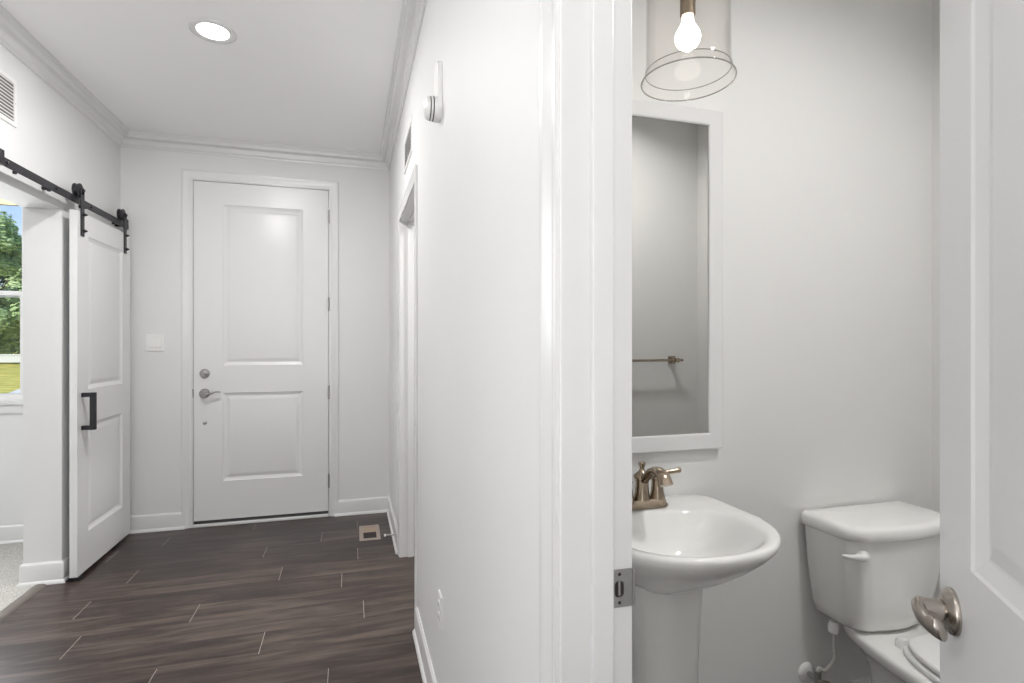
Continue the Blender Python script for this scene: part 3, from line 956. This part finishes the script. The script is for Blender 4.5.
def at(Rg, z): return [Vector((p.x, p.y, z)) for p in Rg]
under = [(1.0, 0.664), (0.95, 0.670), (0.84, 0.682), (0.66, 0.703), (0.44, 0.732), (0.24, 0.762), (0.10, 0.788), (0.028, 0.806), (0.0, 0.818)]
for k, z in under: rings.append(at(mixr(O, P0, k), z))
rings.append(at(mixr(O, P0, 0.004), RIM-0.006))
rings.append(at(mixr(O, P0, 0.022), RIM-0.001))
rings.append(at(mixr(O, P0, 0.05), RIM))
I = outl(0.206, 0.205, 0.135, 1.262, 2.2, 2.6, 0)
rings.append(at(mixr(mixr(O, P0, 0.05), I, 0.5), RIM-0.0015))
rings.append(at(mixr(mixr(O, P0, 0.05), I, 0.9), RIM-0.004))
rings.append(at(I, RIM-0.008))
C0 = [Vector((SX, 1.285, 0))]*NS
for k, z in ((0.04, 0.016), (0.12, 0.042), (0.25, 0.078), (0.42, 0.108), (0.62, 0.126), (0.80, 0.133), (0.93, 0.136)):
    rings.append(at(mixr(I, C0, k), RIM-z))
loft(bm, rings)
obj('basin', bm, 'porcelain', sink, smooth=True, angle=60)
bm = BM(); lathe(bm, (SX, 1.285, RIM-0.136), (0, 0, 1), [(0, 0.024), (0.003, 0.024), (0.004, 0.018), (0.007, 0.017), (0.009, 0.008)], 28)
obj('drain', bm, 'bronze', sink, smooth=True)
bm = BM()
pr = [(0.0, 1.34, 1.30), (0.025, 1.34, 1.30), (0.05, 1.15, 1.12), (0.10, 0.98, 0.97), (0.25, 0.90, 0.90), (0.45, 0.92, 0.92), (0.58, 0.98, 0.98), (0.668, 1.04, 1.03)]
rr = []
for z, sx, sy in pr:
    rr.append([Vector((SX+(p.x-SX)*sx, 1.325+(p.y-1.325)*sy, z)) for p in P0])
loft(bm, rr)
obj('pedestal', bm, 'porcelain', sink, smooth=True, angle=60)

# ------------------------------------------------------------------ faucet
fc = thing('faucet', 'champagne bronze two-handle faucet on the sink deck', 'faucet', (SX, 1.435, RIM))
FY = 1.437
fz = RIM-0.001
bm = BM()
def stad(hw, hd, z, n=48):
    out = []
    for i in range(n):
        t = 2*PI*i/n
        out.append(Vector((SX+hw*sgnp(math.cos(t), 2/5), FY+hd*sgnp(math.sin(t), 2/3.2), z)))
    return out
loft(bm, [stad(0.080, 0.028, fz), stad(0.080, 0.028, fz+0.006), stad(0.076, 0.0255, fz+0.010), stad(0.073, 0.023, fz+0.020), stad(0.069, 0.019, fz+0.024)])
obj('base_plate', bm, 'bronze', fc, smooth=True, angle=40)
bm = BM(); z0 = fz+0.022
lathe(bm, (SX, FY, z0), (0, 0, 1), [(0, 0.0245), (0.004, 0.0240), (0.020, 0.0205), (0.045, 0.0185), (0.056, 0.0205), (0.062, 0.0235), (0.066, 0.0245), (0.070, 0.0235), (0.074, 0.0190), (0.082, 0.0100), (0.087, 0.0075), (0.092, 0.0068), (0.097, 0.0090), (0.102, 0.0108), (0.106, 0.0108), (0.109, 0.0070)], 32)
obj('spout_body', bm, 'bronze', fc, smooth=True, angle=50)
bm = BM()
q = bez([(SX, FY-0.004, z0+0.052), (SX, FY-0.030, z0+0.074), (SX, FY-0.062, z0+0.094), (SX, FY-0.094, z0+0.100), (SX, FY-0.118, z0+0.090), (SX, FY-0.130, z0+0.071)], 6)
L = len(q)
tube(bm, q, [0.0135+0.0075*(i/(L-1))**1.5 for i in range(L)], 20, squash=[0.9-0.2*(i/(L-1)) for i in range(L)])
obj('spout', bm, 'bronze', fc, smooth=True, angle=60)
for s in (-1, 1):
    hx_ = SX+s*0.0508
    bm = BM()
    lathe(bm, (hx_, FY, z0), (0, 0, 1), [(0, 0.0230), (0.004, 0.0225), (0.018, 0.0190), (0.040, 0.0168), (0.050, 0.0170), (0.054, 0.0180), (0.058, 0.0160), (0.062, 0.0125), (0.070, 0.0115), (0.078, 0.0125), (0.082, 0.0110), (0.085, 0.006)], 28)
    hd = obj('handle', bm, 'bronze', fc, smooth=True, angle=50)
    bm = BM()
    q = bez([(hx_, FY, z0+0.071), (hx_+s*0.02, FY-0.002, z0+0.073), (hx_+s*0.045, FY-0.004, z0+0.075), (hx_+s*0.074, FY-0.006, z0+0.079)], 6)
    L = len(q)
    rad = [0.0068-0.0006*math.sin(PI*i/(L-1))+0.0022*(i/(L-1))**2 for i in range(L)]; rad[-1] *= 0.8
    tube(bm, q, rad, 16)
    obj('lever', bm, 'bronze', hd, smooth=True, angle=50)

# ------------------------------------------------------------------ toilet
TX = 1.686
toilet = thing('toilet', 'white two-piece toilet with lid closed beside the powder room door', 'toilet', (TX, 1.2, 0))
def tank_ring(hw, y_back, y_front, r, z, bow=0.0, n=8, mm_=20):
    pts = []
    # back edge
    def arc(cx, cy, a0):
        for k in range(n+1):
            a = a0+PI/2*k/n
            pts.append(Vector((cx+r*math.cos(a), cy+r*math.sin(a), z)))
    rb = 0.02
    pts.append(Vector((TX+hw-0.004, y_back, z))); pts.append(Vector((TX-hw+0.004, y_back, z))); pts.append(Vector((TX-hw, y_back-0.004, z)))
    arc(TX-hw+r, y_front+r, PI)
    for k in range(1, mm_):
        t = k/mm_
        x = TX-hw+r+(2*hw-2*r)*t
        pts.append(Vector((x, y_front-bow*math.sin(PI*t), z)))
    arc(TX+hw-r, y_front+r, 3*PI/2)
    pts.append(Vector((TX+hw, y_back-0.004, z)))
    return pts
YB = PB-0.018
bm = BM()
rings = []
for z, hw, yf, r, bow in ((0.389, 0.130, 1.360, 0.07, 0.006), (0.393, 0.150, 1.344, 0.075, 0.010), (0.405, 0.166, 1.334, 0.08, 0.012), (0.440, 0.179, 1.326, 0.08, 0.014), (0.55, 0.199, 1.312, 0.08, 0.016), (0.66, 0.211, 1.303, 0.08, 0.017), (0.705, 0.214, 1.300, 0.08, 0.017)):
    rings.append(tank_ring(hw, YB, yf, r, z, bow))
loft(bm, rings)
obj('tank', bm, 'porcelain', toilet, smooth=True, angle=50)
bm = BM()
rings = []
for z, g in ((0.700, 0.006), (0.703, 0.010), (0.715, 0.0125), (0.730, 0.012), (0.738, 0.008), (0.743, 0.0), (0.745, -0.012)):
    rings.append(tank_ring(0.213+g, YB+0.004+min(g, 0), 1.300-g, 0.08, z, 0.018))
for s_, z in ((0.5, 0.7465), (0.15, 0.747)):
    cx_, cy_ = TX, 1.40
    rings.append([Vector((cx_+(p.x-cx_)*s_, cy_+(p.y-cy_)*s_, z)) for p in rings[6]])
loft(bm, rings)
obj('tank_lid', bm, 'porcelain', toilet, smooth=True, angle=50)
bm = BM()
# pivot on the rounded front corner of the tank
la = PI+R(58)
ln = Vector((math.cos(la), math.sin(la), 0)); lt = Vector((-ln.y, ln.x, 0))*-1
lp = Vector((TX-0.211+0.08, 1.303+0.08, 0.655))+ln*0.079
lathe(bm, lp-ln*0.004, ln, [(0, 0.018), (0.010, 0.018), (0.015, 0.013), (0.022, 0.009)], 24)
tube(bm, bez([lp+ln*0.014-lt*0.008, lp+ln*0.018+lt*0.014, lp+ln*0.018+lt*0.036-Vector((0, 0, 0.001)), lp+ln*0.014+lt*0.060], 6), [0.008, 0.0095, 0.010, 0.010, 0.010, 0.010, 0.010, 0.0095, 0.009, 0.009, 0.0085, 0.008, 0.0075, 0.007, 0.0065, 0.006, 0.0055, 0.005, 0.003], 14)
obj('flush_lever', bm, 'plastic', toilet, smooth=True, angle=50)
# bowl: egg rings
NE = 72
def egg(hw, yf, yb, z, back=0.75, ym=None):
    """half width hw, front yf (small), back yb; back squared off"""
    ym = yf+(yb-yf)*0.42 if ym is None else ym
    out = []
    for i in range(NE):
        t = 2*PI*i/NE
        c, s = math.cos(t), math.sin(t)
        if s < 0:
            out.append(Vector((TX+hw*c, ym+(ym-yf)*s, z)))
        else:
            e = 2/ (2+2.2*s)
            x = hw*sgnp(c, e)*(1-(1-back)*s**1.5)
            out.append(Vector((TX+x, ym+(yb-ym)*s**e, z)))
    return out
bm = BM()
rings = [egg(0.112, 0.98, 1.44, 0.0, 0.95), egg(0.108, 0.985, 1.44, 0.03, 0.95), egg(0.090, 1.00, 1.42, 0.08, 0.95), egg(0.082, 0.98, 1.40, 0.15, 0.95), egg(0.092, 0.93, 1.40, 0.22, 0.92),
         egg(0.122, 0.86, 1.41, 0.28, 0.8), egg(0.152, 0.81, 1.45, 0.322, 0.72), egg(0.174, 0.792, 1.485, 0.342, 0.66), egg(0.183, 0.785, 1.494, 0.350, 0.64), egg(0.186, 0.782, 1.497, 0.372, 0.64), egg(0.182, 0.786, 1.494, 0.382, 0.64), egg(0.172, 0.80, 1.485, 0.3855, 0.64)]
loft(bm, rings)
obj('bowl', bm, 'porcelain', toilet, smooth=True, angle=60)
def seat(hw, yf, yb, z0, z1, rr=0.006):
    bm = BM()
    ring = [egg(hw-rr, yf+rr, yb-rr, z0, 0.72), egg(hw, yf, yb, z0+rr*.6, 0.72), egg(hw, yf, yb, z1-rr, 0.72), egg(hw-rr*.4, yf+rr*.4, yb-rr*.4, z1-rr*.3, 0.72), egg(hw-rr*1.5, yf+rr*1.5, yb-rr*1.5, z1, 0.72), egg(hw*.5, yf+.12, yb-.12, z1+0.003, 0.72)]
    loft(bm, ring)
    return bm
obj('seat', seat(0.184, 0.785, 1.262, 0.3865, 0.405), 'plastic', toilet, smooth=True, angle=60)
obj('seat_lid', seat(0.178, 0.790, 1.250, 0.408, 0.426), 'plastic', toilet, smooth=True, angle=60)
for s in (-1, 1):
    bm = BM(); lathe(bm, (TX+s*0.075, 1.268, 0.384), (0, 0, 1), [(0, 0.016), (0.02, 0.016), (0.026, 0.012)], 20)
    obj('seat_hinge', bm, 'plastic', toilet, smooth=True)

# supply valve and hose
vx, vz = 1.497, 0.185
sv = thing('supply_valve', 'shut-off valve with white escutcheon and braided hose beneath the toilet tank', 'valve', (vx, PB, vz))
bm = BM(); lathe(bm, (vx, PB, vz), (0, -1, 0), [(0, 0.032), (0.004, 0.031), (0.010, 0.020), (0.012, 0.012)], 32)
obj('escutcheon', bm, 'plastic', sv, smooth=True, angle=50)
bm = BM()
cyl(bm, (vx, PB-0.006, vz), (vx, PB-0.055, vz), 0.008, 16)
cyl(bm, (vx, PB-0.050, vz-0.012), (vx, PB-0.050, vz+0.030), 0.011, 16)
cyl(bm, (vx, PB-0.050, vz), (vx, PB-0.075, vz), 0.006, 12)
obj('valve_body', bm, 'steel', sv, smooth=True)
bm = BM()
rr = []
for d, k in ((0.072, 0.9), (0.075, 1.0), (0.085, 1.0), (0.088, 0.85)):
    rr.append([Vector((vx+0.022*k*math.cos(2*PI*i/24), PB-d, vz+0.013*k*math.sin(2*PI*i/24))) for i in range(24)])
loft(bm, rr)
obj('valve_handle', bm, 'nickel', sv, smooth=True)
tkx, tky = 1.532, 1.44
bm = BM(); tube(bm, bez([(vx, PB-0.050, vz+0.028), (vx+0.006, PB-0.052, vz+0.040), (vx+0.024, PB-0.060, vz+0.036), (tkx+0.008, tky+0.004, vz+0.075), (tkx+0.002, tky, vz+0.13), (tkx, tky, 0.375)], 8), 0.0060, 12)
obj('braided_hose', bm, 'hose', sv, smooth=True)
bm = BM(); lathe(bm, (tkx, tky, 0.352), (0, 0, 1), [(0, 0.010), (0.006, 0.017), (0.026, 0.017), (0.031, 0.014), (0.040, 0.013)], 12)
obj('hose_nut', bm, 'plastic', sv)

# towel bar on powder front wall (seen in mirror)
tb = thing('towel_bar', 'bronze towel bar with square posts reflected in the mirror', 'towel bar', (1.55, PF, 1.215))
tz = 1.213
bm = BM(); cyl(bm, (1.30, PF+0.06, tz), (1.935, PF+0.06, tz), 0.0075, 16)
obj('bar', bm, 'bronze', tb, smooth=True)
for x in (1.34, 1.893):
    bm = BM()
    box(bm, x-0.024, x+0.024, PF, PF+0.010, tz-0.024, tz+0.024)
    box(bm, x-0.013, x+0.013, PF+0.010, PF+0.072, tz-0.013, tz+0.013)
    obj('post', bm, 'bronze', tb, bevel=0.002)

# pendant over the sink
PX, PY, PZ = 0.822, 1.212, 1.976
pd = thing('pendant_light', 'clear glass bell pendant with a glowing filament bulb above the sink', 'pendant lamp', (PX, PY, CEIL))
bm = BM()
H = 0.30
prf = [(0.000, 0.116), (0.004, 0.1155), (0.014, 0.110), (0.030, 0.1055), (0.055, 0.1035), (0.12, 0.103), (0.22, 0.102), (0.262, 0.098), (0.285, 0.085), (0.297, 0.060), (0.300, 0.026)]
n = 72
rgs = []
for d, r in prf: rgs.append([Vector((PX+r*math.cos(2*PI*i/n), PY+r*math.sin(2*PI*i/n), PZ+d)) for i in range(n)])
for d, r in reversed(prf): rgs.append([Vector((PX+(r-0.003)*math.cos(2*PI*i/n), PY+(r-0.003)*math.sin(2*PI*i/n), PZ+d+(0.0 if d < 0.2 else -0.003))) for i in range(n)])
rgs.append(rgs[0])
loft(bm, rgs, True, False, False)
bmesh.ops.remove_doubles(bm, verts=bm.verts, dist=1e-6)
sh = obj('lamp_shade', bm, 'shade_glass', pd, smooth=True, angle=60)
M['rim_glass'] = glass_mat('rim_glass', (0.62, 0.60, 0.58), 0.25, 0.5)
for zr, rr_, nm in ((0.001, 0.1150, 0.0017), (0.026, 0.1050, 0.0012)):
    bm = BM()
    loft(bm, [[Vector((PX+(rr_+nm*math.cos(a))*math.cos(t), PY+(rr_+nm*math.cos(a))*math.sin(t), PZ+zr+nm*math.sin(a))) for a in (0, PI/3, 2*PI/3, PI, 4*PI/3, 5*PI/3)] for t in [2*PI*i/72 for i in range(73)]], True, False, False)
    obj('rim', bm, 'rim_glass', sh, smooth=True, angle=80)
bm = BM(); lathe(bm, (PX, PY, PZ+0.165), (0, 0, 1), [(0, 0.0175), (0.004, 0.019), (0.050, 0.019), (0.058, 0.022), (0.120, 0.022), (0.132, 0.030), (0.140, 0.030), (0.146, 0.010), (0.16, 0.007)], 28)
obj('socket', bm, 'bronze', pd, smooth=True, angle=40)
bm = BM(); cyl(bm, (PX, PY, PZ+0.30), (PX, PY, CEIL-0.02), 0.006, 14)
obj('stem', bm, 'bronze', pd, smooth=True)
bm = BM(); lathe(bm, (PX, PY, CEIL), (0, 0, -1), [(0, 0.062), (0.012, 0.062), (0.020, 0.055), (0.024, 0.012)], 36)
obj('ceiling_canopy', bm, 'bronze', pd, smooth=True, angle=40)
bm = BM(); BZ = PZ+0.112
lathe(bm, (PX, PY, BZ-0.034), (0, 0, 1), [(0, 0.004), (0.002, 0.010), (0.009, 0.021), (0.020, 0.029), (0.032, 0.032), (0.044, 0.030), (0.058, 0.022), (0.072, 0.015), (0.090, 0.0135)], 32, caps=False)
bl = obj('bulb', bm, 'bulb_glass', pd, smooth=True, angle=80)
for k in range(4):
    a = PI/4+k*PI/2
    bm = BM()
    tube(bm, [(PX+0.006*math.cos(a), PY+0.006*math.sin(a), BZ+0.040), (PX+0.013*math.cos(a), PY+0.013*math.sin(a), BZ+0.005), (PX+0.010*math.cos(a), PY+0.010*math.sin(a), BZ-0.016)], 0.0016, 8)
    obj('filament', bm, 'filament', bl)
lamp('pendant_lamp', 'POINT', (PX, PY, BZ), 4.0, (1.0, 0.93, 0.87), radius=0.03)

# ------------------------------------------------------------------ outdoors through the study window
bm = BM(); box(bm, -110, 70, FRONT+0.2, 160, -0.42, -0.30)
struct(obj('ground', bm, 'lawn'), 'sunlit yellow-green lawn beyond the window', 'lawn')
bm = BM(); box(bm, -5.4, 0.8, FRONT+0.16, 6.4, -0.30, -0.03)
struct(obj('porch_floor', bm, 'concrete'), 'pale concrete porch outside the window', 'porch')
bm = BM(); box(bm, -5.4, 0.8, FRONT+0.16, 6.30, 2.62, 2.75)
struct(obj('porch_ceiling', bm, 'porch'), 'tan porch ceiling outside the window', 'porch ceiling')
pl = thing('porch_light', 'warm glowing round light on the porch ceiling outside the window', 'ceiling light', (-2.98, 5.95, 2.62))
bm = BM(); lathe(bm, (-2.98, 5.95, 2.62), (0, 0, -1), [(0, 0.17), (0.02, 0.17), (0.025, 0.15)], 36)
obj('trim_ring', bm, 'bronze', pl, smooth=True)
bm = BM(); lathe(bm, (-2.98, 5.95, 2.598), (0, 0, -1), [(0, 0.145), (0.018, 0.12), (0.026, 0.06), (0.027, 0.01)], 36)
obj('lens', bm, 'porch_lens', pl, smooth=True)
# drive crossing in front of the lawn
bm = BM()
dr = [(-8.47, 15.0), (-10.395, 20.68), (-11.783, 24.78), (-13.5, 29.9), (-7.5, 29.9), (-3.5, 15.0)]
loft(bm, [[Vector((x, y, -0.299)) for x, y in dr], [Vector((x, y, -0.285)) for x, y in dr]])
struct(obj('driveway', bm, 'concrete'), 'pale concrete drive below the window', 'driveway')
fn = thing('vinyl_fence', 'long low white fence across the far end of the lawn', 'fence', (-26, 50, -0.3))
bm = BM()
box(bm, -48, 0, 50.0, 50.04, 0.0, 0.52)
box(bm, -48, 0, 49.97, 50.07, 0.52, 0.62)
obj('fence_panel', bm, 'fence', fn)
for k in range(20):
    x = -47.8+k*2.5
    bm = BM(); box(bm, x-0.065, x+0.065, 49.94, 50.09, -0.3, 0.68)
    lathe(bm, (x, 50.015, 0.68), (0, 0, 1), [(0, 0.10), (0.05, 0.07), (0.08, 0.01)], 4)
    obj('post', bm, 'fence', fn)
# trees
def tree_meshes(seed, h, r, leafm, nleaf):
    rnd = random.Random(seed)
    bt = BM()
    tube(bt, [(0, 0, 0), (0.05, 0.03, h*.3), (-0.06, 0.02, h*.6), (0.03, 0, h*.92)], [0.20, 0.15, 0.10, 0.03], 10)
    for k in range(9):
        a = rnd.uniform(0, 2*PI); z = h*rnd.uniform(.2, .8); rr_ = r*rnd.uniform(.5, .85)
        tube(bt, [(0, 0, z), (rr_*.5*math.cos(a), rr_*.5*math.sin(a), z+h*.05), (rr_*math.cos(a), rr_*math.sin(a), z+h*.12)], [0.06, 0.04, 0.015], 6)
    bl_ = BM()
    blobs = []
    for k in range(26):
        a = rnd.uniform(0, 2*PI); zz = rnd.uniform(.06, .95)
        rad = r*math.sqrt(max(0.06, 1-((zz-.42)/.62)**2))*rnd.uniform(.2, .85)
        blobs.append((Vector((rad*math.cos(a), rad*math.sin(a), zz*h)), r*rnd.uniform(.28, .48)))
        vs = bmesh.ops.create_icosphere(bl_, subdivisions=2, radius=blobs[-1][1]*.72)['verts']
        for v_ in vs: v_.co = v_.co*rnd.uniform(.85, 1.08)+blobs[-1][0]
    for k in range(nleaf):
        c, br = blobs[rnd.randrange(len(blobs))]
        d = Vector((rnd.gauss(0, 1), rnd.gauss(0, 1), rnd.gauss(0, .8))).normalized()
        p = c+d*br*rnd.uniform(.7, 1.05)
        if p.z < 0.1: p.z = rnd.uniform(.1, .8)
        s = rnd.uniform(.09, .17)
        a_, u, v = frame_of(d+Vector((rnd.uniform(-.7, .7), rnd.uniform(-.7, .7), rnd.uniform(-.3, .8))))
        vs = [bl_.verts.new(p+u*s), bl_.verts.new(p+v*s*.5+a_*s*.15), bl_.verts.new(p-u*s), bl_.verts.new(p-v*s*.5+a_*s*.15)]
        bl_.faces.new(vs)
    return bt, bl_
protos = []
for sd, h_, r_, lm in ((1, 8.4, 2.05, 'leaf_a'), (2, 7.9, 2.0, 'leaf_b'), (3, 8.2, 2.1, 'leaf_a')):
    bt, bf_ = tree_meshes(sd, h_, r_, lm, 12000)
    mt = bpy.data.meshes.new('trunk'); bt.to_mesh(mt); bt.free(); mt.materials.append(M['trunk'])
    ml = bpy.data.meshes.new('foliage'); bf_.to_mesh(ml); bf_.free(); ml.materials.append(M[lm])
    protos.append((mt, ml))
spots = [(-28.6, 56.0), (-36.6, 56.4), (-20.6, 55.8), (-44.6, 56.2), (-12.6, 56.1), (-32.6, 64.5), (-24.6, 64.8), (-40.6, 64.6), (-16.6, 64.4)]
for i, (x, y) in enumerate(spots):
    t = thing('tree', 'tall leafy green tree behind the white fence', 'tree', (x, y, -0.3), group='trees behind the fence')
    t.rotation_euler.z = i*1.3
    k = 1.50+0.14*((i*37) % 10)/10
    t.scale = (k, k, k)
    mt, ml = protos[i % 3]
    for nm, me in (('trunk', mt), ('foliage', ml)):
        c = bpy.data.objects.new(nm, me); COL.objects.link(c); c.parent = t
